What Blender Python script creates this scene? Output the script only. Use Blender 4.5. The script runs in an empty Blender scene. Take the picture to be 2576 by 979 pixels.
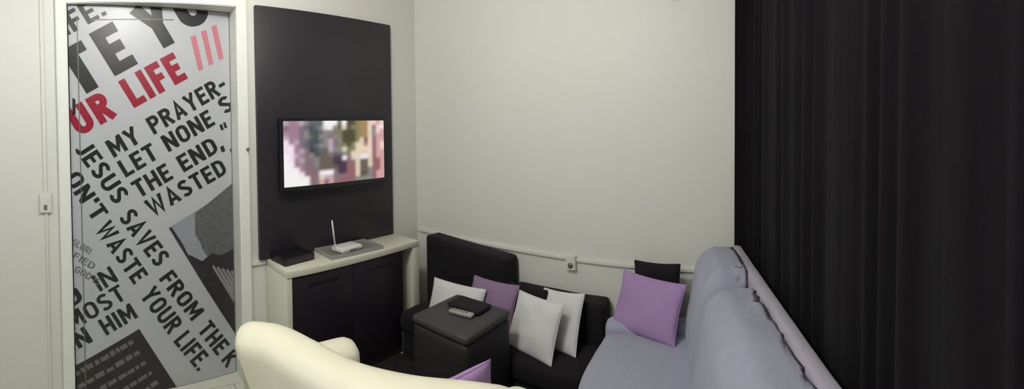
import bpy, bmesh, math, random
from mathutils import Vector, Matrix, Euler, noise
random.seed(7)
PI = math.pi
R = math.radians
sc = bpy.context.scene
C = sc.collection

# ------------------------------------------------------------------ camera
EYE = 1.47
FC = 1038.7                      # pixels per radian of the phone panorama
cam_d = bpy.data.cameras.new('camera')
cam = bpy.data.objects.new('camera', cam_d)
C.objects.link(cam)
sc.camera = cam
cam_d.type = 'PANO'
try:
    cam_d.panorama_type = 'CENTRAL_CYLINDRICAL'
    cc = cam_d
except Exception:
    cc = cam_d.cycles
    cc.panorama_type = 'CENTRAL_CYLINDRICAL'
half = (2576 / 2) / FC
cc.central_cylindrical_range_u_min = -half
cc.central_cylindrical_range_u_max = half
cc.central_cylindrical_range_v_min = -(979 - 336.75) / FC
cc.central_cylindrical_range_v_max = 336.75 / FC
cc.central_cylindrical_radius = 1.0
cam_d.clip_start = 0.01
yaw = (1288 - 1871.8) / FC       # centre column, clockwise from +Y
tilt = Matrix.Rotation(math.hypot(.023, .0033), 4, Vector((.023, .0033, 0)).normalized()).inverted()
cam.matrix_world = Matrix.Translation((0, 0, EYE)) @ tilt @ Matrix.Rotation(-yaw, 4, 'Z') @ Matrix.Rotation(PI / 2, 4, 'X')

# ------------------------------------------------------------------ light and exposure
sc.view_settings.view_transform = 'Standard'
sc.view_settings.look = 'None'
sc.view_settings.exposure = 0.0
sc.view_settings.gamma = 1.0
sc.view_settings.use_curve_mapping = False
world = bpy.data.worlds.new('world')
sc.world = world
world.use_nodes = True
world.node_tree.nodes['Background'].inputs[0].default_value = (.6, .7, 1, 1)
world.node_tree.nodes['Background'].inputs[1].default_value = 0.2
def area(name, loc, rot, size, power, col, shape='DISK'):
    l = bpy.data.lights.new(name, 'AREA')
    l.shape = shape
    l.size = size
    l.energy = power
    l.color = col
    o = bpy.data.objects.new(name, l)
    o.location = loc
    o.rotation_euler = rot
    C.objects.link(o)
    return o
def point(name, loc, radius, power, col):
    l = bpy.data.lights.new(name, 'POINT')
    l.shadow_soft_size = radius
    l.energy = power
    l.color = col
    o = bpy.data.objects.new(name, l)
    o.location = loc
    C.objects.link(o)
    return o
LAMP1 = (-1.05, .50, 2.47)
FILL_LAMP = (-.75, -.95, 2.47)
point('main_bulb_light', LAMP1, .075, 84, (1.0, .968, .925))
point('added_fill_light', FILL_LAMP, .075, 42, (.88, .93, 1.0))  # cool fill added out of view to lift the left wall

# ------------------------------------------------------------------ helpers
def s2l(c):
    c = c / 255
    return c / 12.92 if c <= .04045 else ((c + .055) / 1.055) ** 2.4
def rgb(r, g, b):
    return (s2l(r), s2l(g), s2l(b), 1)
def mat(name, col, rough=.6, var=.06, scale=8, bump=0, bscale=200, metal=0, spec=.5, sheen=0, emit=None, stretch=None, bdist=.002):
    m = bpy.data.materials.new(name)
    m.use_nodes = True
    nt = m.node_tree
    b = nt.nodes['Principled BSDF']
    tc = nt.nodes.new('ShaderNodeTexCoord')
    src = tc.outputs['Object']
    if stretch:
        mp = nt.nodes.new('ShaderNodeMapping')
        mp.inputs['Scale'].default_value = stretch
        nt.links.new(src, mp.inputs[0])
        src = mp.outputs[0]
    n = nt.nodes.new('ShaderNodeTexNoise')
    n.inputs['Scale'].default_value = scale
    n.inputs['Detail'].default_value = 4
    nt.links.new(src, n.inputs['Vector'])
    mx = nt.nodes.new('ShaderNodeMix')
    mx.data_type = 'RGBA'
    mx.inputs['A'].default_value = (*[max(0, c * (1 - var)) for c in col[:3]], 1)
    mx.inputs['B'].default_value = (*[min(1, c * (1 + var)) for c in col[:3]], 1)
    nt.links.new(n.outputs['Fac'], mx.inputs['Factor'])
    nt.links.new(mx.outputs['Result'], b.inputs['Base Color'])
    b.inputs['Roughness'].default_value = rough
    b.inputs['Metallic'].default_value = metal
    b.inputs['Specular IOR Level'].default_value = spec
    b.inputs['Sheen Weight'].default_value = sheen
    if bump:
        n2 = nt.nodes.new('ShaderNodeTexNoise')
        n2.inputs['Scale'].default_value = bscale
        n2.inputs['Detail'].default_value = 3
        nt.links.new(src, n2.inputs['Vector'])
        bp = nt.nodes.new('ShaderNodeBump')
        bp.inputs['Strength'].default_value = bump
        bp.inputs['Distance'].default_value = bdist
        nt.links.new(n2.outputs['Fac'], bp.inputs['Height'])
        nt.links.new(bp.outputs[0], b.inputs['Normal'])
    return m

M = {}
M['wall'] = mat('wall_paint', rgb(223, 224, 217), .55, .02, 2, .15, 60)
M['ceil'] = mat('ceiling_paint', rgb(226, 224, 215), .8, .02, 3)
M['trim'] = mat('white_gloss_trim', rgb(238, 241, 235), .35, .02, 5)
M['tile'] = mat('white_floor_tile', rgb(205, 206, 192), .3, .04, 4)
M['grout'] = mat('floor_grout', rgb(110, 108, 95), .8, .1, 30)
M['panel'] = mat('charcoal_laminate', rgb(45, 43, 48), .42, .06, 5, spec=.4)
M['black_plastic'] = mat('black_plastic', rgb(24, 24, 27), .3, .1, 20)
M['rack'] = mat('rack_white_laminate', rgb(214, 214, 196), .4, .03, 4)
M['rackdark'] = mat('rack_dark_doors', rgb(38, 32, 39), .45, .08, 6, spec=.35)
M['blackfab'] = mat('black_velvet_fabric', rgb(28, 26, 29), .85, .2, 14, .4, 250, sheen=.04, spec=.2)
M['rug'] = mat('dark_rug_pile', rgb(40, 36, 37), .95, .3, 40, .8, 120, sheen=.03, spec=.1)
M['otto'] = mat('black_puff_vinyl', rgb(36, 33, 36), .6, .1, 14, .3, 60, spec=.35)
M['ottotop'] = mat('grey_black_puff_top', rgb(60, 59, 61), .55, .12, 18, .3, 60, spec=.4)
M['cream'] = mat('cream_leather', rgb(242, 238, 216), .42, .03, 7, .35, 90)
M['creamdark'] = mat('cream_leather_seat', rgb(232, 227, 204), .5, .04, 7, .35, 90)
M['blue'] = mat('grey_blue_throw_fabric', rgb(156, 159, 176), .9, .06, 5, .6, 45, sheen=.15, spec=.2, bdist=.006)
M['bluerim'] = mat('grey_lilac_throw_hem', rgb(166, 161, 174), .9, .06, 9, .7, 70, sheen=.15, spec=.2, bdist=.006)
M['lilac'] = mat('lilac_cushion_fabric', rgb(162, 132, 178), .85, .07, 6, .5, 220, sheen=.15, spec=.2)
M['mauve'] = mat('dull_mauve_cushion_fabric', rgb(138, 116, 144), .85, .07, 6, .5, 220, sheen=.1, spec=.2)
M['whitefab'] = mat('white_cushion_fabric', rgb(214, 214, 214), .85, .05, 6, .5, 180, sheen=.1, spec=.2)
M['silver'] = mat('silver_grey_plastic', rgb(150, 150, 146), .35, .15, 60, spec=.6)
M['white_plastic'] = mat('white_plastic', rgb(222, 222, 218), .35, .03, 10)
M['grey_plastic'] = mat('grey_plastic', rgb(120, 120, 110), .4, .05, 10)
M['curtain'] = mat('black_curtain_fabric', rgb(19, 17, 21), .85, .4, 3, .5, 160, sheen=.02, spec=.12, stretch=(14, 14, .6))
M['poster'] = mat('printed_poster_film', rgb(186, 189, 194), .35, .03, 3, spec=.4)
M['ink'] = mat('poster_black_ink', rgb(36, 38, 37), .4, .1, 12)
M['red'] = mat('poster_red_ink', rgb(146, 28, 50), .4, .1, 8)
M['pink'] = mat('poster_faded_red_ink', rgb(196, 122, 132), .4, .12, 14)
M['box'] = mat('poster_dark_block_ink', rgb(48, 42, 44), .4, .1, 12)
M['boxtext'] = mat('poster_grey_block_text', rgb(112, 106, 110), .4, .15, 30)
M['smallink'] = mat('poster_small_text_ink', rgb(110, 110, 104), .4, .1, 30)
M['pic1'] = mat('poster_photo_pale_sky', rgb(150, 155, 162), .35, .06, 5)
M['pic2'] = mat('poster_photo_grey_tree', rgb(98, 99, 101), .35, .6, 40)
M['pic3'] = mat('poster_photo_dark_field', rgb(52, 50, 54), .35, .6, 30)
M['pic4'] = mat('poster_photo_light_streak', rgb(140, 138, 142), .35, .1, 22)
M['seam'] = mat('grey_seam', rgb(92, 92, 86), .5, .1, 30)
lamp_m = bpy.data.materials.new('lamp_diffuser_glow')
lamp_m.use_nodes = True
_b = lamp_m.node_tree.nodes['Principled BSDF']
_b.inputs['Emission Color'].default_value = (1, .96, .85, 1)
_b.inputs['Emission Strength'].default_value = 3
M['lamp'] = lamp_m

def finish(name, bm, ms, parent=None, smooth=True, loc=None, rot=None, autos=None):
    me = bpy.data.meshes.new(name)
    bm.normal_update()
    bm.to_mesh(me)
    bm.free()
    if not isinstance(ms, (list, tuple)):
        ms = [ms]
    for m in ms:
        me.materials.append(m)
    for p in me.polygons:
        p.use_smooth = smooth
    if autos:
        try:
            me.set_sharp_from_angle(angle=autos)
        except Exception:
            pass
    o = bpy.data.objects.new(name, me)
    C.objects.link(o)
    if parent:
        o.parent = parent
    if loc is not None:
        o.location = loc
    if rot is not None:
        o.rotation_euler = rot
    return o
def tag(o, label, cat, group=None, kind=None):
    o['label'] = label
    o['category'] = cat
    if group:
        o['group'] = group
    if kind:
        o['kind'] = kind
    return o
def struct(o, label=None, cat=None):
    o['kind'] = 'structure'
    if label:
        o['label'] = label
    if cat:
        o['category'] = cat
    return o
def thing(name, loc, rz, label, cat, group=None):
    o = bpy.data.objects.new(name, None)
    o.empty_display_size = .1
    C.objects.link(o)
    o.location = loc
    o.rotation_euler = (0, 0, rz)
    return tag(o, label, cat, group)
def add_box(bm, lo, hi, mi=0):
    vs = [bm.verts.new((x, y, z)) for x in (lo[0], hi[0]) for y in (lo[1], hi[1]) for z in (lo[2], hi[2])]
    for f in ((0, 1, 3, 2), (4, 6, 7, 5), (0, 4, 5, 1), (2, 3, 7, 6), (0, 2, 6, 4), (1, 5, 7, 3)):
        fc = bm.faces.new([vs[i] for i in f])
        fc.material_index = mi
    return vs
def box(name, lo, hi, m, parent=None, bev=.003, seg=2):
    bm = bmesh.new()
    add_box(bm, lo, hi)
    if bev:
        bmesh.ops.bevel(bm, geom=bm.edges[:], offset=bev, segments=seg, affect='EDGES', profile=.5)
    return finish(name, bm, m, parent, smooth=True, autos=R(40))
def add_prism(bm, pts, z0, z1, mi=0):
    a = [bm.verts.new((x, y, z0)) for x, y in pts]
    b = [bm.verts.new((x, y, z1)) for x, y in pts]
    n = len(pts)
    fs = [bm.faces.new(list(reversed(a))), bm.faces.new(b)]
    for i in range(n):
        fs.append(bm.faces.new((a[i], a[(i + 1) % n], b[(i + 1) % n], b[i])))
    for f in fs:
        f.material_index = mi
def cyl(bm, p0, p1, r0, r1=None, n=20, caps=True):
    r1 = r0 if r1 is None else r1
    p0, p1 = Vector(p0), Vector(p1)
    d = (p1 - p0).normalized()
    a = d.orthogonal().normalized()
    b = d.cross(a)
    A = [bm.verts.new(p0 + (a * math.cos(2 * PI * i / n) + b * math.sin(2 * PI * i / n)) * r0) for i in range(n)]
    B = [bm.verts.new(p1 + (a * math.cos(2 * PI * i / n) + b * math.sin(2 * PI * i / n)) * r1) for i in range(n)]
    for i in range(n):
        bm.faces.new((A[i], A[(i + 1) % n], B[(i + 1) % n], B[i]))
    if caps:
        bm.faces.new(list(reversed(A)))
        bm.faces.new(B)
def soft_box(lo, hi, r, n=(16, 16, 10), puff=(0, 0, 0), wrinkle=0, wscale=6, seed=0, fn=None):
    """rounded, padded block: each face a grid, corners rounded by r, faces puffed out"""
    lo, hi = Vector(lo), Vector(hi)
    c = (lo + hi) / 2
    h = (hi - lo) / 2
    bm = bmesh.new()
    cache = {}
    def ax(k, i):
        return -1 + 2 * i / n[k]
    def vert(i, j, k):
        key = (i, j, k)
        if key in cache:
            return cache[key]
        t = Vector((ax(0, i), ax(1, j), ax(2, k)))
        # concentrate grid lines near the edges
        t = Vector([math.copysign(abs(x) ** .75, x) for x in t])
        p = Vector((t.x * h.x, t.y * h.y, t.z * h.z))
        q = Vector([max(-(h[a] - r), min(h[a] - r, p[a])) for a in range(3)])
        d = p - q
        if d.length > 1e-9:
            p = q + d.normalized() * r if d.length > 0 else p
        for a in range(3):
            if puff[a] and abs(t[a]) > .999:
                b1, b2 = (a + 1) % 3, (a + 2) % 3
                w = max(0, 1 - abs(t[b1]) ** 2.4) * max(0, 1 - abs(t[b2]) ** 2.4)
                p[a] += math.copysign(puff[a] * w, t[a])
        if wrinkle:
            s = Vector((seed * 3.1, seed * 1.7, seed * .9))
            nv = noise.noise((p + s) * wscale) + .5 * noise.noise((p + s) * wscale * 2.3)
            p += p.normalized() * nv * wrinkle
        p = p + c
        if fn:
            p = fn(p)
        cache[key] = bm.verts.new(p)
        return cache[key]
    def face(*q):
        bm.faces.new([vert(*x) for x in q])
    X, Y, Z = n
    for i in range(X):
        for j in range(Y):
            face((i, j, 0), (i, j + 1, 0), (i + 1, j + 1, 0), (i + 1, j, 0))
            face((i, j, Z), (i + 1, j, Z), (i + 1, j + 1, Z), (i, j + 1, Z))
    for i in range(X):
        for k in range(Z):
            face((i, 0, k), (i + 1, 0, k), (i + 1, 0, k + 1), (i, 0, k + 1))
            face((i, Y, k), (i, Y, k + 1), (i + 1, Y, k + 1), (i + 1, Y, k))
    for j in range(Y):
        for k in range(Z):
            face((0, j, k), (0, j, k + 1), (0, j + 1, k + 1), (0, j + 1, k))
            face((X, j, k), (X, j + 1, k), (X, j + 1, k + 1), (X, j, k + 1))
    return bm

# ------------------------------------------------------------------ room shell
XL, YB, H = -2.25, 2.21, 2.66
YF = -1.5
XRB, XRF = .15, .93
T = .14
# left wall with the door opening
bm = bmesh.new()
DY0, DY1, DZ = -.142, .806, 2.172
add_box(bm, (XL - T, YF, 0), (XL, DY0, H))
add_box(bm, (XL - T, DY1, 0), (XL, YB, H))
add_box(bm, (XL - T, DY0, DZ), (XL, DY1, H))
struct(finish('wall_left', bm, M['wall'], smooth=False))
bm = bmesh.new()
add_box(bm, (XL - T, YB, 0), (1.2, YB + .12, H))
struct(finish('wall_back', bm, M['wall'], smooth=False))
bm = bmesh.new()
add_box(bm, (XL - T, YF - .12, 0), (1.2, YF, H))
struct(finish('wall_front', bm, M['wall'], smooth=False))
bm = bmesh.new()
add_prism(bm, [(XRB, YB), (XRF, YF), (XRF + .12, YF), (XRB + .12, YB)], 0, H)
struct(finish('wall_right', bm, M['wall'], smooth=False))
bm = bmesh.new()
add_box(bm, (XL - .5, YF - .12, H), (1.2, YB + .12, H + .1))
struct(finish('ceiling', bm, M['ceil'], smooth=False))
# floor: slab and square tiles with grout
bm = bmesh.new()
add_box(bm, (XL - .5, YF - .12, -.1), (1.2, YB + .12, -.002), 1)
ts = .45
y = YF
while y < YB:
    x = XL
    while x < 1.0:
        add_box(bm, (x + .002, y + .002, -.01), (min(x + ts, 1.2) - .002, min(y + ts, YB) - .002, 0), 0)
        x += ts
    y += ts
add_box(bm, (XL - T, DY0, -.01), (XL - .001, DY1, 0), 0)
struct(finish('floor', bm, [M['tile'], M['grout']], smooth=False))
# back of the door recess
bm = bmesh.new()
add_box(bm, (XL - T - .03, DY0 - .05, 0), (XL - T - .005, DY1 + .05, DZ + .05))
struct(finish('trim_2', bm, M['trim'], smooth=False))
# door casing
bm = bmesh.new()
cw, cp = .062, .022
add_box(bm, (XL, DY0 - cw, 0), (XL + cp, DY0, DZ + cw))
add_box(bm, (XL, DY1, 0), (XL + cp, DY1 + cw, DZ + cw))
add_box(bm, (XL, DY0, DZ), (XL + cp, DY1, DZ + cw))
bmesh.ops.bevel(bm, geom=bm.edges[:], offset=.004, segments=2, affect='EDGES')
struct(finish('trim_1', bm, M['trim'], autos=R(40)))
# skirting on the free bit of the left wall and along the back wall
bm = bmesh.new()
add_box(bm, (XL, DY1 + cw, 0), (XL + .012, YB, .07))
struct(finish('baseboard_left', bm, M['trim'], smooth=False))
bm = bmesh.new()
add_box(bm, (XL + .012, YB - .012, 0), (.14, YB, .07))
struct(finish('baseboard_back', bm, M['trim'], smooth=False))

# ------------------------------------------------------------------ poster door
A = Vector((-2.25, -.136)); B = Vector((-2.348, .80))
LW = (B - A).length
LH = 2.165
ang = math.atan2((B - A).y, (B - A).x)
door = bpy.data.objects.new('door_1', None)
C.objects.link(door)
door.location = (A.x - .006, A.y, .003)
# local: x along the leaf, z up, -y... front side faces the room
door.rotation_euler = (0, 0, ang)
struct(door, 'white framed door leaf covered by a printed text poster', 'door')
box('door_leaf', (0, .002, 0), (LW, .034, LH), M['trim'], door)

def clip_rect(bm, x0, x1, y0, y1):
    for co, no in (((x0, 0, 0), (-1, 0, 0)), ((x1, 0, 0), (1, 0, 0)), ((0, y0, 0), (0, -1, 0)), ((0, y1, 0), (0, 1, 0))):
        bmesh.ops.bisect_plane(bm, geom=bm.verts[:] + bm.edges[:] + bm.faces[:], plane_co=co, plane_no=no, clear_outer=True)
def arc(cx, cy, rx, ry, a0, a1, n=10):
    return [(cx + rx * math.cos(R(a0 + (a1 - a0) * k / n)), cy + ry * math.sin(R(a0 + (a1 - a0) * k / n))) for k in range(n + 1)]
# condensed capitals drawn as stroke centre lines inside a box w wide and 1 high
def glyph(ch, st):
    h = st / 2
    t, b = 1 - h, h
    def W(w): return w - h
    if ch == 'A': w = .62; return w, [[(h * .9, 0), (w / 2, 1 - h * .6), (w - h * .9, 0)], [(.16, .27), (w - .16, .27)]]
    if ch == 'B': w = .56; return w, [[(h, 0), (h, 1)], [(h, t), (.28, t)] + arc(.30, .745, W(w) - .30, t - .745, 90, -90) + [(h, .50)], [(.28, .50)] + arc(.30, .28, W(w) - .30, .22, 90, -90) + [(h, b)]]
    if ch == 'D': w = .58; return w, [[(h, 0), (h, 1)], [(h, t), (.22, t)] + arc(.24, .66, W(w) - .24, t - .66, 90, 0) + arc(.24, .34, W(w) - .24, .34 - b, 0, -90) + [(h, b)]]
    if ch == 'E': w = .50; return w, [[(h, 0), (h, 1)], [(h, t), (w, t)], [(h, .51), (w - .05, .51)], [(h, b), (w, b)]]
    if ch == 'F': w = .48; return w, [[(h, 0), (h, 1)], [(h, t), (w, t)], [(h, .49), (w - .05, .49)]]
    if ch == 'G': w = .58; return w, [arc(w / 2, .70, w / 2 - h, t - .70, 20, 180) + arc(w / 2, .30, w / 2 - h, .30 - b, 180, 360) + [(W(w), .50), (.32, .50)]]
    if ch == 'H': w = .60; return w, [[(h, 0), (h, 1)], [(W(w), 0), (W(w), 1)], [(h, .5), (W(w), .5)]]
    if ch == 'I': w = st; return w, [[(h, 0), (h, 1)]]
    if ch == 'J': w = .44; return w, [[(W(w), 1)] + arc(w / 2, .26, w / 2 - h, .26 - b, 0, -150)]
    if ch == 'K': w = .60; return w, [[(h, 0), (h, 1)], [(h, .34), (w - h * .8, 1)], [(.24, .52), (w - h * .6, 0)]]
    if ch == 'L': w = .48; return w, [[(h, 0), (h, 1)], [(h, b), (w, b)]]
    if ch == 'M': w = .74; return w, [[(h, 0), (h, 1)], [(W(w), 0), (W(w), 1)], [(h * 1.2, 1 - h * .5), (w / 2, .30), (w - h * 1.2, 1 - h * .5)]]
    if ch == 'N': w = .62; return w, [[(h, 0), (h, 1)], [(W(w), 0), (W(w), 1)], [(h * 1.1, 1 - h * .4), (w - h * 1.1, h * .4)]]
    if ch == 'O': w = .60; return w, [arc(w / 2, .68, w / 2 - h, t - .68, 0, 180) + arc(w / 2, .32, w / 2 - h, .32 - b, 180, 360) + [(W(w), .68)]]
    if ch == 'P': w = .56; return w, [[(h, 0), (h, 1)], [(h, t), (.28, t)] + arc(.30, .70, W(w) - .30, t - .70, 90, -90) + [(h, .70 - (t - .70))]]
    if ch == 'R': w = .58; return w, [[(h, 0), (h, 1)], [(h, t), (.28, t)] + arc(.30, .715, W(w) - .32, t - .715, 90, -90) + [(h, .715 - (t - .715))], [(.28, .50), (w - h * .8, 0)]]
    if ch == 'S': w = .56; return w, [arc(w / 2, .725, w / 2 - h, t - .725, 25, 215, 12) + arc(w / 2, .275, w / 2 - h, .275 - b, 62, -155, 12)]
    if ch == 'T': w = .54; return w, [[(w / 2, 0), (w / 2, 1)], [(0, t), (w, t)]]
    if ch == 'U': w = .60; return w, [[(h, 1)] + arc(w / 2, .32, w / 2 - h, .32 - b, 180, 360) + [(W(w), 1)]]
    if ch == 'V': w = .60; return w, [[(h * .9, 1), (w / 2, h * .6), (w - h * .9, 1)]]
    if ch == 'W': w = .86; return w, [[(h * .9, 1), (w * .29, h * .6), (w / 2, .86), (w * .71, h * .6), (w - h * .9, 1)]]
    if ch == 'Y': w = .60; return w, [[(h * .8, 1), (w / 2, .46), (w - h * .8, 1)], [(w / 2, 0), (w / 2, .50)]]
    if ch == "'": w = st; return w, [[(h, 1), (h, .68)]]
    if ch == ',': w = st; return w, [[(h * 1.2, st), (h * .5, -.16)]]
    if ch == '.': w = st; return w, [[(h, 0), (h, st)]]
    if ch == '-': w = .36; return w, [[(0, .47), (w, .47)]]
    if ch == '"': w = st * 2.6; return w, [[(h * .6, .66), (h * 1.4, 1)], [(h * .6 + st * 1.5, .66), (h * 1.4 + st * 1.5, 1)]]
    return .3, []
def strokes(body, st):
    """list of (polyline) laid along x; total width"""
    x = 0
    out = []
    for ch in body:
        w, ls = glyph(ch, st)
        for l in ls:
            out.append([(x + px, py) for px, py in l])
        x += w + (.115 if ch != ' ' else 0)
    return out, x - .115
pb = bmesh.new()      # poster in leaf plane: x = along the leaf, y = up; z = print layer
def poly(pts, mi, layer):
    vs = [pb.verts.new((x, y, layer)) for x, y in pts]
    f = pb.faces.new(vs)
    f.material_index = mi
def put_text(body, org, length, a, up, cap, mi, bold=.185, layer=.0012):
    """text run from org: baseline angle a, letter uprights at angle up, cap height cap, run length"""
    ls, tot = strokes(body, bold)
    dx = Vector((math.cos(R(a)), math.sin(R(a)))); dy = Vector((math.cos(R(up)), math.sin(R(up))))
    def put(q, k):
        p = Vector(org) + dx * (q.x / tot * length) + dy * (q.y * cap)
        return pb.verts.new((p.x, p.y, layer + k))
    for li, l in enumerate(ls):
        P = [Vector(q) for q in l]
        n = len(P)
        L_, R_ = [], []
        for i in range(n):
            d0 = (P[i] - P[i - 1]).normalized() if i else (P[1] - P[0]).normalized()
            d1 = (P[i + 1] - P[i]).normalized() if i < n - 1 else d0
            m = d0 + d1
            m = m.normalized() if m.length > 1e-6 else d0
            nn = Vector((-m.y, m.x))
            c = max(.45, nn.dot(Vector((-d0.y, d0.x))))
            L_.append(P[i] + nn * bold / 2 / c); R_.append(P[i] - nn * bold / 2 / c)
        Lv = [put(q, li * .00003) for q in L_]; Rv = [put(q, li * .00003) for q in R_]
        for i in range(n - 1):
            f = pb.faces.new((Lv[i], Rv[i], Rv[i + 1], Lv[i + 1]))
            f.material_index = mi
INK, RED, PINK, BOX, BTX, P1, P2, P3, P4, SML = range(1, 11)
# the rising slogans
put_text('T', (.045, 1.655), .185, 28, 121, .272, INK, .225)
put_text('E', (.252, 1.775), .150, 28, 121, .272, INK, .225)
put_text('Y', (.480, 1.905), .200, 28, 121, .272, INK, .225)
put_text('U', (.672, 2.035), .195, 28, 121, .272, INK, .225)
put_text('UR', (.050, 1.445), .240, 28, 121, .165, RED, .225)
put_text('LIFE', (.357, 1.598), .362, 28, 121, .172, RED, .225)
for k in range(3):
    x, y = .742 + k * .066, 1.812 + k * .034
    poly([(x, y), (x + .030, y + .012), (x - .012, y + .208), (x - .046, y + .196)], PINK, .0012)
put_text('MY', (.237, 1.324), .182, 28.5, 120, .103, INK)
put_text('PRAYER-', (.468, 1.446), .530, 29, 120, .103, INK)
put_text('LET', (.301, 1.212), .220, 28, 120, .102, INK)
put_text('NONE', (.552, 1.345), .330, 28, 120, .102, INK)
put_text('S', (.900, 1.555), .080, 28, 120, .100, INK)
put_text('THE', (.375, 1.092), .228, 27, 120, .104, INK)
put_text('END,', (.640, 1.225), .290, 27, 120, .102, INK)
put_text('"', (.915, 1.405), .045, 27, 120, .100, INK)
put_text(',', (.940, 1.330), .020, 27, 120, .100, INK)
put_text('WASTED', (.448, .985), .520, 25.5, 120, .102, INK)
# the falling slogans
put_text('JESUS', (.014, 1.378), .385, -55, 31, .104, INK)
put_text('SAVES', (.250, .992), .365, -54.5, 31, .104, INK)
put_text('FROM', (.475, .628), .330, -54.5, 31, .096, INK)
put_text('THE', (.698, .300), .215, -55, 31, .100, INK)
put_text('K', (.845, .090), .065, -55, 31, .100, INK)
put_text("ON'T", (-.045, 1.215), .290, -56, 31, .098, INK)
put_text('WASTE', (.122, .935), .385, -57, 31, .100, INK)
put_text('YOUR', (.362, .545), .292, -55.5, 31, .106, INK)
put_text('LIFE.', (.552, .262), .250, -54, 31, .106, INK)
# fragments cut by the left edge
put_text('LIFE.', (-.088, 1.955), .345, 28, 121, .118, INK)
poly([(.010, 1.880), (.034, 1.870), (.030, 1.915), (.012, 1.920)], INK, .0012)
poly([(.012, 1.560), (.030, 1.570), (.030, 1.650), (.014, 1.660)], INK, .0012)
put_text('O', (-.030, .505), .095, 27, 120, .100, INK)
put_text('IN', (.142, .590), .118, 27, 120, .098, INK, .15)
put_text('MOST', (-.015, .385), .345, 27, 120, .096, INK, .165)
put_text('IN', (-.020, .265), .130, 25, 120, .098, INK)
put_text('HIM', (.172, .345), .200, 25, 120, .098, INK)
for i, w in enumerate(('GLORI', 'FIED', 'GOD IS')):
    put_text(w, (-.012 + i * .006, .860 - i * .075), (.115, .13, .16)[i], -33, 55, .036, SML, .15)
# dark block of small text
poly([(.356, .363), (-.05, .170), (-.05, -.4), (.80, -.4)], BOX, .0010)
rnd = random.Random(3)
for r_ in range(7):
    ox, oy = .335 + r_ * .034, .290 - r_ * .062
    pos = .01
    while pos < .66:
        wl = rnd.uniform(.02, .055)
        c_ = Vector((ox, oy)) - Vector((math.cos(R(25)), math.sin(R(25)))) * (pos + wl)
        d1 = Vector((math.cos(R(25)), math.sin(R(25)))) * wl
        hgt = rnd.uniform(.020, .030)
        d2 = Vector((math.cos(R(118)), math.sin(R(118)))) * hgt
        poly([tuple(c_), tuple(c_ + d1), tuple(c_ + d1 + d2), tuple(c_ + d2)], BTX, .0016)
        pos += wl + rnd.uniform(.006, .014)
# black and white photograph at the right edge
poly([(.541, .915), (.760, .535), (.93, .25), (1.1, .0), (1.1, 1.19)], P1, .0009)
poly([(.700, .985), (.80, 1.045), (1.1, 1.25), (1.1, .70), (.86, .69), (.79, .70), (.735, .78), (.70, .86)], P2, .0011)
poly([(.541, .915), (.560, .915), (.665, .745), (.74, .70), (.80, .74), (.86, .72), (1.1, .80), (1.1, .0), (.93, .25), (.760, .535)], P3, .0013)
for k in range(5):
    x, y = .80 + k * .03, .66 - k * .012
    poly([(x, y), (x + .012, y + .008), (x + .165, y - .24), (x + .150, y - .26)], P4, .0015)
poly([(.655, .745), (.745, .745), (.735, .80), (.70, .86), (.69, .96), (.58, .905)], P1, .0014)
# folds of the film
poly([(.049, 0), (.054, 0), (.052, 2.1), (.047, 2.1)], SML, .0018)
poly([(.13, 2.083), (.60, 2.098), (.60, 2.103), (.13, 2.088)], SML, .0018)
clip_rect(pb, .0, LW, .0, LH)
poly([(0, 0), (LW, 0), (LW, LH), (0, LH)], 0, 0)
# stand the print up: (x, y, layer) -> (x, -layer, y)
for v in pb.verts:
    v.co = Vector((v.co.x, -v.co.z, v.co.y))
po = finish('poster', pb, [M['poster'], M['ink'], M['red'], M['pink'], M['box'], M['boxtext'], M['pic1'], M['pic2'], M['pic3'], M['pic4'], M['smallink']], door, smooth=False)
po['label'] = 'grey poster film with black and red slanted lettering'

# ------------------------------------------------------------------ TV wall
tp = box('tv_wall_panel', (XL + .001, .92, .702), (XL + .030, 1.938, 2.19), M['panel'], None, .002)
tag(tp, 'tall charcoal wall panel behind the television', 'wall panel')
tv = thing('television', (XL + .031, 1.46, 1.30), 0, 'slim black flat television showing a bright pinkish picture', 'television')
tvx = .06
Y0, Y1, Z0, Z1 = -.405, .350, -.176, .212
bm = bmesh.new()
add_box(bm, (.022, Y0 - .022, Z0 - .028), (tvx, Y1 + .022, Z1 + .020))
bmesh.ops.bevel(bm, geom=bm.edges[:], offset=.006, segments=3, affect='EDGES')
finish('bezel', bm, M['black_plastic'], tv, autos=R(40))
box('wall_bracket', (0, -.12, -.1), (.024, .12, .1), M['black_plastic'], tv)
PAL = dict(L=(190, 172, 186), P=(168, 130, 150), G=(96, 104, 112), D=(68, 78, 82), W=(255, 252, 252), w=(252, 236, 246), B=(104, 94, 84),
           O=(78, 72, 46), o=(132, 126, 92), T=(168, 138, 88), C=(232, 216, 190), K=(218, 168, 168), R=(150, 100, 106), S=(250, 218, 204),
           V=(66, 50, 72), M=(132, 112, 122), g=(140, 136, 134))
ROWS = '''LPPLgGGGWWWBWOOoTTCSKS
MPPMGDGgwWgBCOooTTSMSw
PPPMgDDGggMoOOOoTTCgSK
LPPMgGDggMgoOOOoTTCgKK
wPLMGDDGgLMgOOOoCBSRKK
wwPMGDGggLMooOoCCTSRKS
wwPLMVDGBLggCooCSCSRKS
WwLPMgDBBMBGgoCCCCSRKK
WwPLMMgBBBVVwMCCwwCRKK
WWPPMMgBBBVVVRMCBBCRRK
WWWPMMMBBBBVVRRCBBCRRK
WWWwMRMwWWMVVRRCBBgRRK
WWWWWRMCLKMMRRRCOBgRKK
WWWWWMMKMKMRRMRggggRKK'''.split('\n')
NX, NY = 66, 42
bm = bmesh.new()
cl = bm.loops.layers.float_color.new('picture')
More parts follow.
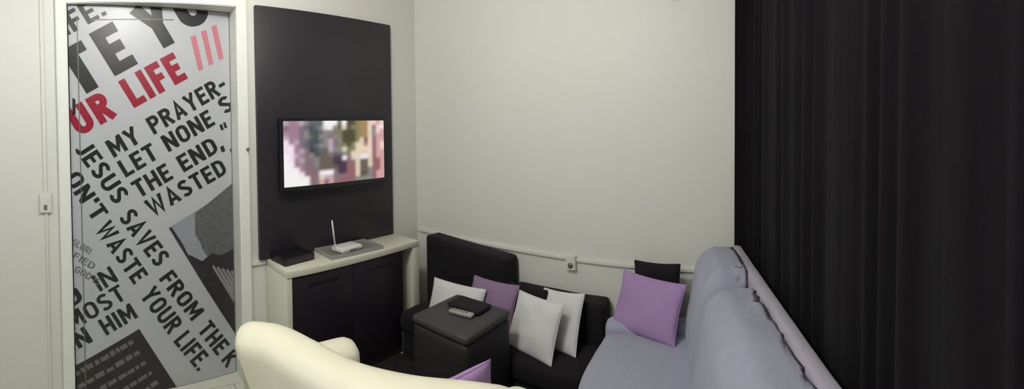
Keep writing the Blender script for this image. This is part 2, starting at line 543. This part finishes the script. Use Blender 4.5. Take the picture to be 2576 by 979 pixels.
def pix(u, v):
    x = min(max(u * 22 - .5, 0), 20.999); y = min(max(v * 14 - .5, 0), 12.999)
    i, j = int(x), int(y)
    fx, fy = x - i, y - j
    fx = fx * fx * (3 - 2 * fx); fy = fy * fy * (3 - 2 * fy)
    def g(a, b):
        return Vector([s2l(c) for c in PAL[ROWS[b][a]]])
    return g(i, j) * (1 - fx) * (1 - fy) + g(i + 1, j) * fx * (1 - fy) + g(i, j + 1) * (1 - fx) * fy + g(i + 1, j + 1) * fx * fy
grid = [[bm.verts.new((tvx + .0008, Y0 + (Y1 - Y0) * i / NX, Z1 - (Z1 - Z0) * j / NY)) for i in range(NX + 1)] for j in range(NY + 1)]
for j in range(NY):
    for i in range(NX):
        ids = ((i, j + 1), (i + 1, j + 1), (i + 1, j), (i, j))
        f = bm.faces.new([grid[b][a] for a, b in ids])
        for lp, (a, b) in zip(f.loops, ids):
            lp[cl] = (*pix(a / NX, b / NY), 1)
scr = bpy.data.materials.new('lit_television_picture')
scr.use_nodes = True
nt = scr.node_tree
b_ = nt.nodes['Principled BSDF']
at = nt.nodes.new('ShaderNodeVertexColor')
at.layer_name = 'picture'
b_.inputs['Base Color'].default_value = (.01, .01, .01, 1)
b_.inputs['Roughness'].default_value = .3
nt.links.new(at.outputs['Color'], b_.inputs['Emission Color'])
b_.inputs['Emission Strength'].default_value = .88
finish('screen', bm, scr, tv, smooth=False)

# ------------------------------------------------------------------ low TV rack
rk = thing('tv_console', (-2.237, .968, 0), 0, 'low white rack with dark doors under the television', 'cabinet')
RX, RY = .270, .980
box('top', (0, 0, .665), (RX, RY, .700), M['rack'], rk, .002)
box('side_panel', (0, 0, 0), (RX - .004, .032, .664), M['rack'], rk, .002)
box('side_panel', (0, RY - .055, 0), (RX - .004, RY, .664), M['rack'], rk, .002)
box('back_panel', (0, .033, .05), (.012, RY - .056, .664), M['rack'], rk, 0)
box('divider', (.012, .835, .05), (RX - .03, .850, .664), M['rack'], rk, .002)
box('plinth', (.02, .033, 0), (RX - .012, RY - .056, .05), M['rackdark'], rk, .001)
for a, b in ((.034, .434), (.4365, .834)):
    d = box('door', (RX - .024, a, .052), (RX - .008, b, .660), M['rackdark'], rk, .002)
    box('handle', (RX - .0085, (a + b) / 2 - .10, .600), (RX - .004, (a + b) / 2 + .10, .622), M['rackdark'], d, .001)

# things on the rack
o = thing('set_top_box', (-2.135, 1.07, .7005), R(8), 'black set-top box at the left end of the rack', 'set-top box')
box('casing', (-.075, -.085, .004), (.075, .125, .045), M['black_plastic'], o, .004)
box('front_panel', (.075, -.075, .010), (.077, .115, .039), M['panel'], o, .0005)
for sx, sy in ((-.06, -.07), (-.06, .11), (.06, -.07), (.06, .11)):
    bm = bmesh.new(); cyl(bm, (sx, sy, 0), (sx, sy, .005), .007); finish('foot', bm, M['black_plastic'], o)
# patterned glass tray
o = thing('decorative_tray', (-2.105, 1.47, .7005), R(-2), 'flat grey patterned tray on the rack under the television', 'tray')
bm = bmesh.new()
add_box(bm, (-.105, -.19, 0), (.105, .19, .006))
for lo, hi in (((-.105, -.19, .006), (.105, -.178, .020)), ((-.105, .178, .006), (.105, .19, .020)), ((-.105, -.178, .006), (-.093, .178, .020)), ((.093, -.178, .006), (.105, .178, .020))):
    add_box(bm, lo, hi)
finish('tray_base', bm, M['silver'], o, smooth=False)
bm = bmesh.new()
for k in range(9):
    x = -.088 + k * .020
    add_box(bm, (x, -.165, .0062), (x + .010, .165, .0075))
finish('inlay', bm, M['grey_plastic'], o, smooth=False)
# router
o = thing('wifi_router', (-2.10, 1.45, .709), R(8), 'small white wireless router with one antenna on the grey tray', 'router')
bm = soft_box((-.055, -.085, 0), (.055, .085, .030), .012, (10, 12, 6), (0, 0, .004))
finish('casing', bm, M['white_plastic'], o)
bm = bmesh.new()
cyl(bm, (-.02, -.078, .022), (-.02, -.082, .05), .006, .006, 14)
cyl(bm, (-.02, -.082, .05), (-.028, -.095, .195), .0065, .0045, 14)
finish('antenna', bm, M['white_plastic'], o)
box('label_strip', (.0545, -.03, .010), (.0565, .03, .018), M['grey_plastic'], o, 0)

# ------------------------------------------------------------------ wiring on the walls
bm = bmesh.new()
add_box(bm, (-2.235, YB - .016, .672), (-1.012, YB - .0005, .694))
add_box(bm, (-.952, YB - .016, .668), (-.06, YB - .0005, .690))
bmesh.ops.bevel(bm, geom=bm.edges[:], offset=.003, segments=2, affect='EDGES')
tag(finish('cable_conduit', bm, M['wall'], autos=R(40)), 'long cream cable conduit running level along the back wall', 'conduit')
bm = bmesh.new()
add_box(bm, (XL + .0005, .872, .672), (XL + .013, .964, .694))
tag(finish('cable_conduit', bm, M['wall'], smooth=False), 'short cream cable conduit between the door frame and the rack', 'conduit')
bm = bmesh.new()
add_box(bm, (XL + .0005, -.290, 1.145), (XL + .010, -.272, H - .001))
add_box(bm, (XL + .0005, -.284, .071), (XL + .008, -.272, 1.035))
tag(finish('cable_conduit', bm, M['wall'], smooth=False), 'thin upright cable conduit on the wall left of the poster door', 'conduit')
o = thing('power_outlet', (-.982, YB - .001, .655), 0, 'small cream surface socket on the back wall above the black sofa', 'outlet')
bm = bmesh.new(); add_box(bm, (-.030, -.026, -.038), (.030, 0, .050))
bmesh.ops.bevel(bm, geom=bm.edges[:], offset=.004, segments=2, affect='EDGES')
finish('cover_box', bm, M['wall'], o, autos=R(40))
bm = bmesh.new(); cyl(bm, (0, -.029, -.008), (0, -.024, -.008), .017); finish('socket', bm, M['grey_plastic'], o)
o = thing('light_switch', (XL + .001, -.281, 1.09), 0, 'small cream light switch left of the poster door', 'light switch')
bm = bmesh.new(); add_box(bm, (0, -.034, -.054), (.016, .034, .054))
bmesh.ops.bevel(bm, geom=bm.edges[:], offset=.004, segments=2, affect='EDGES')
finish('switch_plate', bm, M['wall'], o, autos=R(40))
box('rocker', (.016, -.009, -.034), (.021, .009, -.008), M['grey_plastic'], o, .002)
o = thing('wall_hook', (XL + .0225, .858, 1.354), 0, 'tiny grey metal hook on the right side of the door frame', 'hook')
bm = bmesh.new(); cyl(bm, (0, 0, 0), (.004, 0, 0), .010); finish('hook_plate', bm, M['grey_plastic'], o)
bm = bmesh.new(); cyl(bm, (.004, 0, 0), (.020, 0, -.004), .004); cyl(bm, (.020, 0, -.006), (.020, 0, .012), .004); finish('hook_arm', bm, M['grey_plastic'], o)
o = thing('wall_bracket', (-.369, YB - .001, 2.146), 0, 'small dark bracket high on the back wall by the curtain', 'bracket')
box('mounting_plate', (-.022, -.006, 0), (.024, 0, .07), M['panel'], o, .001)
box('arm', (-.022, -.05, 0), (-.006, -.006, .016), M['panel'], o, .001)

# ------------------------------------------------------------------ ceiling lamp and added fill lamp (above the frame)
for (x, y, z), lb in ((LAMP1, 'bare globe lamp hanging above the middle of the seating corner'), (FILL_LAMP, 'added globe fill lamp hanging unseen behind the viewer')):
    o = thing('pendant_lamp', (x, y, H), 0, lb, 'ceiling lamp')
    bm = bmesh.new(); cyl(bm, (0, 0, -.001), (0, 0, -.025), .05, .045, 30); finish('ceiling_rose', bm, M['white_plastic'], o, autos=R(40))
    bm = bmesh.new(); cyl(bm, (0, 0, -.025), (0, 0, z - H + .075), .004, n=8); finish('cord', bm, M['white_plastic'], o)
    bm = bmesh.new(); cyl(bm, (0, 0, z - H + .085), (0, 0, z - H + .045), .016, .02, 20); finish('bulb_holder', bm, M['white_plastic'], o, autos=R(40))
    bm = bmesh.new(); bmesh.ops.create_uvsphere(bm, u_segments=24, v_segments=14, radius=.05)
    bmesh.ops.translate(bm, verts=bm.verts[:], vec=(0, 0, z - H)); finish('bulb', bm, M['lamp'], o)

# ------------------------------------------------------------------ cushions
def cushion_mesh(w, h, t, seed=0, n=26, pinch=.10, sag=0):
    bm = bmesh.new()
    def P(i, j, side):
        u, v = -1 + 2 * i / n, -1 + 2 * j / n
        u = math.sin(u * PI / 2); v = math.sin(v * PI / 2)
        # edges drawn in between the corners
        x = u * w / 2 * (1 - pinch * (1 - v * v) * abs(u) ** 3 * .55)
        z = v * h / 2 * (1 - pinch * (1 - u * u) * abs(v) ** 3 * .55)
        k = (max(0, 1 - u * u) * max(0, 1 - v * v)) ** .42
        yy = side * t / 2 * k
        s = Vector((x * 6 + seed * 5.3, z * 6 + side * 3, seed))
        yy += side * k * .35 * t * noise.noise(s) * .35 + k * .010 * noise.noise(s * 2.7)
        z -= sag * (1 - v) * .5 * k
        return (x, yy, z)
    G = {}
    for side in (-1, 1):
        for i in range(n + 1):
            for j in range(n + 1):
                if side == 1 and (i in (0, n) or j in (0, n)):
                    G[side, i, j] = G[-1, i, j]
                else:
                    p = P(i, j, side)
                    G[side, i, j] = bm.verts.new(p)
    for side in (-1, 1):
        for i in range(n):
            for j in range(n):
                q = [G[side, i, j], G[side, i + 1, j], G[side, i + 1, j + 1], G[side, i, j + 1]]
                bm.faces.new(q if side == -1 else q[::-1])
    # piped seam
    return bm
def seam_tube(w, h, r, pinch=.10, n=26):
    bm = bmesh.new()
    pts = []
    def e(u, v):
        return Vector((u * w / 2 * (1 - pinch * (1 - v * v) * abs(u) ** 3 * .55), 0, v * h / 2 * (1 - pinch * (1 - u * u) * abs(v) ** 3 * .55)))
    for k in range(n): pts.append(e(-1 + 2 * k / n, -1))
    for k in range(n): pts.append(e(1, -1 + 2 * k / n))
    for k in range(n): pts.append(e(1 - 2 * k / n, 1))
    for k in range(n): pts.append(e(-1, 1 - 2 * k / n))
    N = len(pts); rings = []
    for k in range(N):
        d = (pts[(k + 1) % N] - pts[k - 1]).normalized()
        a = Vector((0, 1, 0)); b = d.cross(a).normalized()
        rings.append([bm.verts.new(pts[k] + (a * math.cos(t * PI / 3) + b * math.sin(t * PI / 3)) * r) for t in range(6)])
    for k in range(N):
        for t in range(6):
            bm.faces.new((rings[k][t], rings[k][(t + 1) % 6], rings[(k + 1) % N][(t + 1) % 6], rings[(k + 1) % N][t]))
    return bm
def cushion(name, m, base, w, h, t, rz, lean, roll, label, seed, group=None):
    """base: mid-point of the bottom edge; lean back from upright in degrees; roll within its own plane"""
    r = Matrix.Rotation(R(rz), 4, 'Z') @ Matrix.Rotation(R(-lean), 4, 'X') @ Matrix.Rotation(R(roll), 4, 'Y')
    c = Vector(base) + (r @ Vector((0, 0, h / 2)))
    bm = cushion_mesh(w, h, t, seed)
    o = finish(name, bm, m, None)
    o.matrix_world = Matrix.Translation(c) @ r
    tag(o, label, 'cushion', group)
    p = finish('piping', seam_tube(w, h, .0035), m, o)
    return o

# ------------------------------------------------------------------ black sofa along the back wall
bs = thing('black_sofa', (-1.35, 1.95, 0), 0, 'low black fabric sofa against the back wall between rack and grey sofa', 'sofa')
def loc_soft(name, parent, origin, lo, hi, r, n, puff, m, wr=0, seed=0, fn=None, ws=6):
    l = [lo[i] - origin[i] for i in range(3)]; h = [hi[i] - origin[i] for i in range(3)]
    return finish(name, soft_box(l, h, r, n, puff, wr, ws, seed, fn), m, parent)
bo = (-1.35, 1.95, 0)
loc_soft('seat_base', bs, bo, (-1.962, 1.76, .0), (-.74, 2.19, .17), .02, (20, 8, 6), (0, 0, 0), M['blackfab'])
loc_soft('seat_cushion', bs, bo, (-1.962, 1.745, .17), (-1.33, 2.05, .29), .035, (16, 12, 8), (0, .006, .012), M['blackfab'], .003)
loc_soft('seat_cushion', bs, bo, (-1.325, 1.745, .17), (-.74, 2.05, .29), .035, (16, 12, 8), (0, .006, .012), M['blackfab'], .003, 2)
loc_soft('backrest', bs, bo, (-1.33, 2.05, .17), (-.735, 2.188, .502), .025, (20, 8, 12), (0, .006, 0), M['blackfab'], .003, 3)
def slump(p):
    # the tall back sags a little towards its right end
    q = p.copy()
    q.z -= .045 * (p.x + .66) / .67 * max(0, min(1, (p.z - .25) / .4))
    return q
loc_soft('tall_backrest', bs, bo, (-2.015, 2.055, .17), (-1.340, 2.188, .708), .020, (20, 8, 16), (0, .010, .002), M['blackfab'], .002, 4, slump)

# cushions on the black sofa
G1 = 'cushions leaning on the black sofa'
cushion('throw_cushion', M['mauve'], (-1.377, 1.869, .278), .335, .30, .09, -4, 25, -2, 'dull mauve cushion on the black sofa between the white cushions', 3)
cushion('throw_cushion', M['whitefab'], (-1.572, 1.805, .285), .39, .25, .08, 1, 22, -2, 'white cushion half hidden behind the black puff', 1)
cushion('throw_cushion', M['whitefab'], (-.955, 1.905, .285), .27, .30, .07, -12, 26, -6, 'white cushion standing behind the other, nearest the grey sofa', 5)
cushion('throw_cushion', M['whitefab'], (-1.058, 1.808, .283), .32, .29, .09, -15, 23, -2, 'front white square cushion right of the black puff', 6)
cushion('throw_cushion', M['blackfab'], (-1.18, 1.965, .285), .26, .27, .06, -2, 12, 0, 'black cushion behind the front white cushion', 8)

# ------------------------------------------------------------------ rug
rg = thing('rug', (-1.35, 1.28, 0), 0, 'dark shaggy rug on the floor between armchair, rack and sofas', 'rug')
bm = bmesh.new()
gx, gy = 60, 46
gr = [[bm.verts.new((-.6245 + 1.1245 * i / gx, -.36 + .845 * j / gy, .0075 if i in (0, gx) or j in (0, gy) else .009 + .006 * noise.noise(Vector((i * .9, j * .9, 3))))) for i in range(gx + 1)] for j in range(gy + 1)]
for j in range(gy):
    for i in range(gx):
        bm.faces.new((gr[j][i], gr[j][i + 1], gr[j + 1][i + 1], gr[j + 1][i]))
finish('pile', bm, M['rug'], rg)
bm = bmesh.new(); add_box(bm, (-.6245, -.36, .0003), (.50, .485, .0074)); finish('backing', bm, M['rackdark'], rg, smooth=False)

# ------------------------------------------------------------------ black puff
ot = thing('ottoman', (-1.283, 1.556, .006), R(-1), 'square black puff in front of the black sofa', 'ottoman')
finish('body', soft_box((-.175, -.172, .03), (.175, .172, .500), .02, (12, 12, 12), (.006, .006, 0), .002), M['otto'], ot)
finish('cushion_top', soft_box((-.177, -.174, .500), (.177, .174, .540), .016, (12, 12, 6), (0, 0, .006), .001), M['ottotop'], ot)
for sx in (-1, 1):
    for sy in (-1, 1):
        bm = bmesh.new(); cyl(bm, (sx * .14, sy * .14, 0), (sx * .14, sy * .14, .032), .018, .022); finish('foot', bm, M['black_plastic'], ot)
o = thing('folded_pouch', (-1.285, 1.615, .5525), R(0), 'thin dark soft pouch lying on the black puff', 'pouch')
finish('pouch_body', soft_box((-.10, -.055, 0), (.10, .065, .020), .009, (12, 10, 6), (0, 0, .004), .002, 12), M['blackfab'], o)
o = thing('remote_control', (-1.262, 1.530, .553), R(8), 'light grey remote control on the black puff', 'remote control')
finish('remote_body', soft_box((-.065, -.018, 0), (.065, .018, .018), .007, (10, 6, 4), (0, 0, .001)), M['silver'], o)
bm = bmesh.new()
for k in range(6):
    for q in (-1, 1):
        cyl(bm, (-.05 + k * .016, q * .007, .018), (-.05 + k * .016, q * .007, .0205), .004, .0035, 8)
finish('buttons', bm, M['black_plastic'], o)

# ------------------------------------------------------------------ grey-blue sofa
SA = R(12)
so = (-.015, 2.135)
gs = thing('covered_sofa', (so[0], so[1], 0), SA, 'large sofa under a grey-blue throw along the dark curtain', 'sofa')
Lg = -1.62
def taper(p):
    # the throw pulls in towards the far front corner
    q = p.copy()
    if p.x < -.4:
        q.x += .06 * max(0, 1 + p.y / .40) * min(1, (-.4 - p.x) / .25)
    return q
finish('seat_base', soft_box((-.715, Lg, 0), (-.02, -.02, .30), .03, (14, 24, 8), (.004, 0, 0), .004, 5, 0, taper), M['blue'], gs)
finish('seat_cushion', soft_box((-.742, Lg + .02, .28), (-.24, -.04, .445), .045, (18, 34, 10), (.008, 0, .010), .011, 7, 2, taper), M['blue'], gs)
def lean_back(p):
    # the inner face of the back cushions leans outwards towards the top
    k = max(0, (p.z - .40) / .44)
    q = p.copy()
    if p.x < -.12:
        q.x += .070 * k
    return q
finish('back_cushion', soft_box((-.300, -.44, .36), (-.062, -.012, .850), .085, (14, 20, 18), (.014, 0, .016), .014, 8, 5, lean_back), M['blue'], gs)
finish('back_cushion', soft_box((-.305, Lg + .03, .36), (-.062, -.455, .825), .080, (14, 34, 18), (.022, 0, .014), .016, 7, 9, lean_back), M['blue'], gs)
finish('outer_back', soft_box((-.055, Lg, .02), (0, -.0, .850), .022, (6, 36, 16), (0, 0, 0), .002, 9, 4), M['bluerim'], gs)
finish('arm', soft_box((-.690, -.11, .26), (-.20, -.002, .490), .030, (16, 8, 12), (0, .004, .004), .005, 8, 3), M['blue'], gs)

cushion('throw_cushion', M['lilac'], (-.487, 1.900, .449), .365, .275, .09, -19, 24, 1, 'large lilac cushion on the far end of the grey-blue sofa', 11)
cushion('throw_cushion', M['blackfab'], (-.450, 2.085, .448), .25, .295, .07, -6, 5, -1, 'black cushion peeking out behind the large lilac cushion', 12)

# ------------------------------------------------------------------ cream armchair seen from behind
ca = thing('armchair', (-1.0, .85, 0), 0, 'cream leather armchair in the foreground seen from behind', 'armchair')
co = Vector((-1.0, .85, 0))
def catmull(pts, n=8):
    out = []
    P = [pts[0] * 2 - pts[1]] + pts + [pts[-1] * 2 - pts[-2]]
    for i in range(1, len(P) - 2):
        for k in range(n):
            t = k / n
            a, b, c, d = P[i - 1], P[i], P[i + 1], P[i + 2]
            out.append(.5 * ((2 * b) + (c - a) * t + (2 * a - 5 * b + 4 * c - d) * t * t + (3 * b - a - 3 * c + d) * t ** 3))
    out.append(pts[-1])
    return out
def sweep_pad(path, prof, tuck=0):
    """path: list of (x, y, topz, thickness, basez); a padded wall with a rounded crest and rounded ends"""
    P = catmull([Vector((x, y, 0)) for x, y, *_ in path])
    Q = catmull([Vector(q[2:5]) for q in path])
    bm = bmesh.new()
    rings = []
    N = len(P)
    tot = [0]
    for i in range(1, N):
        tot.append(tot[-1] + (P[i] - P[i - 1]).length)
    for i in range(N):
        d = (P[min(i + 1, N - 1)] - P[max(i - 1, 0)]).normalized()
        nrm = Vector((d.y, -d.x, 0))        # to the outside (camera side)
        top, th, base = Q[i]
        e = min(tot[i], tot[-1] - tot[i])
        rr = th * .5
        k = 1 if e > rr else math.sqrt(max(0.02, 1 - ((rr - e) / rr) ** 2))
        ring = []
        for a, zf in prof:
            z = base + (top - base) * zf
            if k < 1 and zf > .8:
                z -= (1 - k) * th * .5 * (zf - .8) / .2
            off = a * th * k
            sh = d * tuck * max(0, 1 - tot[i] / .35) * max(0, min(1, (top - z) / .22))
            ring.append(bm.verts.new(P[i] + sh + nrm * off + Vector((0, 0, z)) - co))
        rings.append(ring)
    m = len(prof)
    for i in range(N - 1):
        for j in range(m):
            bm.faces.new((rings[i][j], rings[i][(j + 1) % m], rings[i + 1][(j + 1) % m], rings[i + 1][j]))
    bm.faces.new(rings[0][::-1])
    bm.faces.new(rings[-1])
    bmesh.ops.recalc_face_normals(bm, faces=bm.faces[:])
    return bm
prof = [(.5, 0)] + [(.5 + .10 * math.sin(PI * t), t) for t in (.12, .25, .4, .55, .7, .82)]
for k in range(0, 11):
    a = PI * k / 10
    prof.append((.5 * math.cos(a) + (.05 if k < 3 else 0), .885 + .115 * math.sin(a)))
prof += [(-.5, .7), (-.5, .5), (-.5, .25), (-.5, 0)]
back = [(-1.475, .480, .745, .17, .07), (-1.35, .595, .760, .18, .07), (-1.22, .665, .742, .18, .07), (-1.07, .730, .718, .18, .07), (-.90, .82, .714, .18, .07), (-.74, .915, .715, .18, .07), (-.58, .99, .71, .17, .07)]
finish('backrest', sweep_pad(back, prof, .11), M['cream'], ca)
armp = [(x * 1.0, z) for x, z in prof]
finish('arm', sweep_pad([(-1.40, .63, .60, .13, .07), (-1.39, .78, .615, .14, .07), (-1.365, .99, .615, .14, .07)], prof), M['cream'], ca)
finish('arm', sweep_pad([(-.60, 1.02, .60, .13, .07), (-.68, 1.10, .600, .14, .07), (-.765, 1.20, .585, .14, .07)], prof), M['cream'], ca)
bm = bmesh.new()
add_prism(bm, [(x - co.x, y - co.y) for x, y in ((-1.33, .72), (-1.10, .80), (-.90, .90), (-.72, 1.0), (-.76, 1.20), (-1.0, 1.16), (-1.27, 1.03))], .09, .40)
bmesh.ops.bevel(bm, geom=bm.edges[:], offset=.03, segments=4, affect='EDGES')
finish('seat', bm, M['creamdark'], ca, autos=R(60))
for x, y in ((-1.33, .62), (-.64, .98), (-1.28, .98), (-.78, 1.16)):
    bm = bmesh.new(); cyl(bm, (x - co.x, y - co.y, 0), (x - co.x, y - co.y, .10), .018, .024); finish('foot', bm, M['black_plastic'], ca)
cushion('throw_cushion', M['lilac'], (-.880, 1.035, .405), .29, .275, .10, 66, -12, -10, 'small lilac cushion on the cream armchair', 14)

# ------------------------------------------------------------------ curtain
ct = thing('blackout_curtain', (.20, 1.2, 0), 0, 'floor to ceiling black curtain along the right side', 'curtain')
pts = [Vector(p) for p in ((-.050, 2.192, 0), (.015, 2.185, 0), (.058, 2.09, 0), (.090, 1.95, 0), (.18, 1.50, 0), (.258, 1.15, 0), (.312, .90, 0), (.40, .42, 0), (.48, 0, 0), (.58, -.5, 0), (.66, -.95, 0))]
path = catmull(pts, 60)
acc = [0]
for i in range(1, len(path)):
    acc.append(acc[-1] + (path[i] - path[i - 1]).length)
bm = bmesh.new()
NZ = 14
prev = None
for i, p in enumerate(path):
    d = (path[min(i + 1, len(path) - 1)] - path[max(i - 1, 0)]).normalized()
    nrm = Vector((d.y, -d.x, 0))
    s = acc[i]
    ph = 2 * PI * s / .125 + 4.5 * noise.noise(Vector((s * 4.3, 0, 4)))
    col = []
    for k in range(NZ + 1):
        z = .012 + (H - .05) * k / NZ
        amp = (.012 + .006 * noise.noise(Vector((s * 5, 2, 0)))) * (1.15 - .3 * k / NZ) * min(1, s / .08)
        w = amp * math.sin(ph + .5 * noise.noise(Vector((s * 4, z * .8, 1)))) + .004 * noise.noise(Vector((s * 30, z * .5, 7)))
        q = p + nrm * w - Vector((.20, 1.2, 0))
        col.append(bm.verts.new((q.x, q.y, z)))
    if prev:
        for k in range(NZ):
            bm.faces.new((prev[k], col[k], col[k + 1], prev[k + 1]))
    prev = col
co_ = finish('curtain_cloth', bm, M['curtain'], ct)
md = co_.modifiers.new('thickness', 'SOLIDIFY'); md.thickness = .003
bm = bmesh.new()
for a, b in zip(pts[1:-1], pts[2:]):
    a2 = a - Vector((.20, 1.2, 0)); b2 = b - Vector((.20, 1.2, 0))
    cyl(bm, (a2.x, a2.y, H - .025), (b2.x, b2.y, H - .025), .010, n=10)
finish('curtain_rail', bm, M['grey_plastic'], ct)
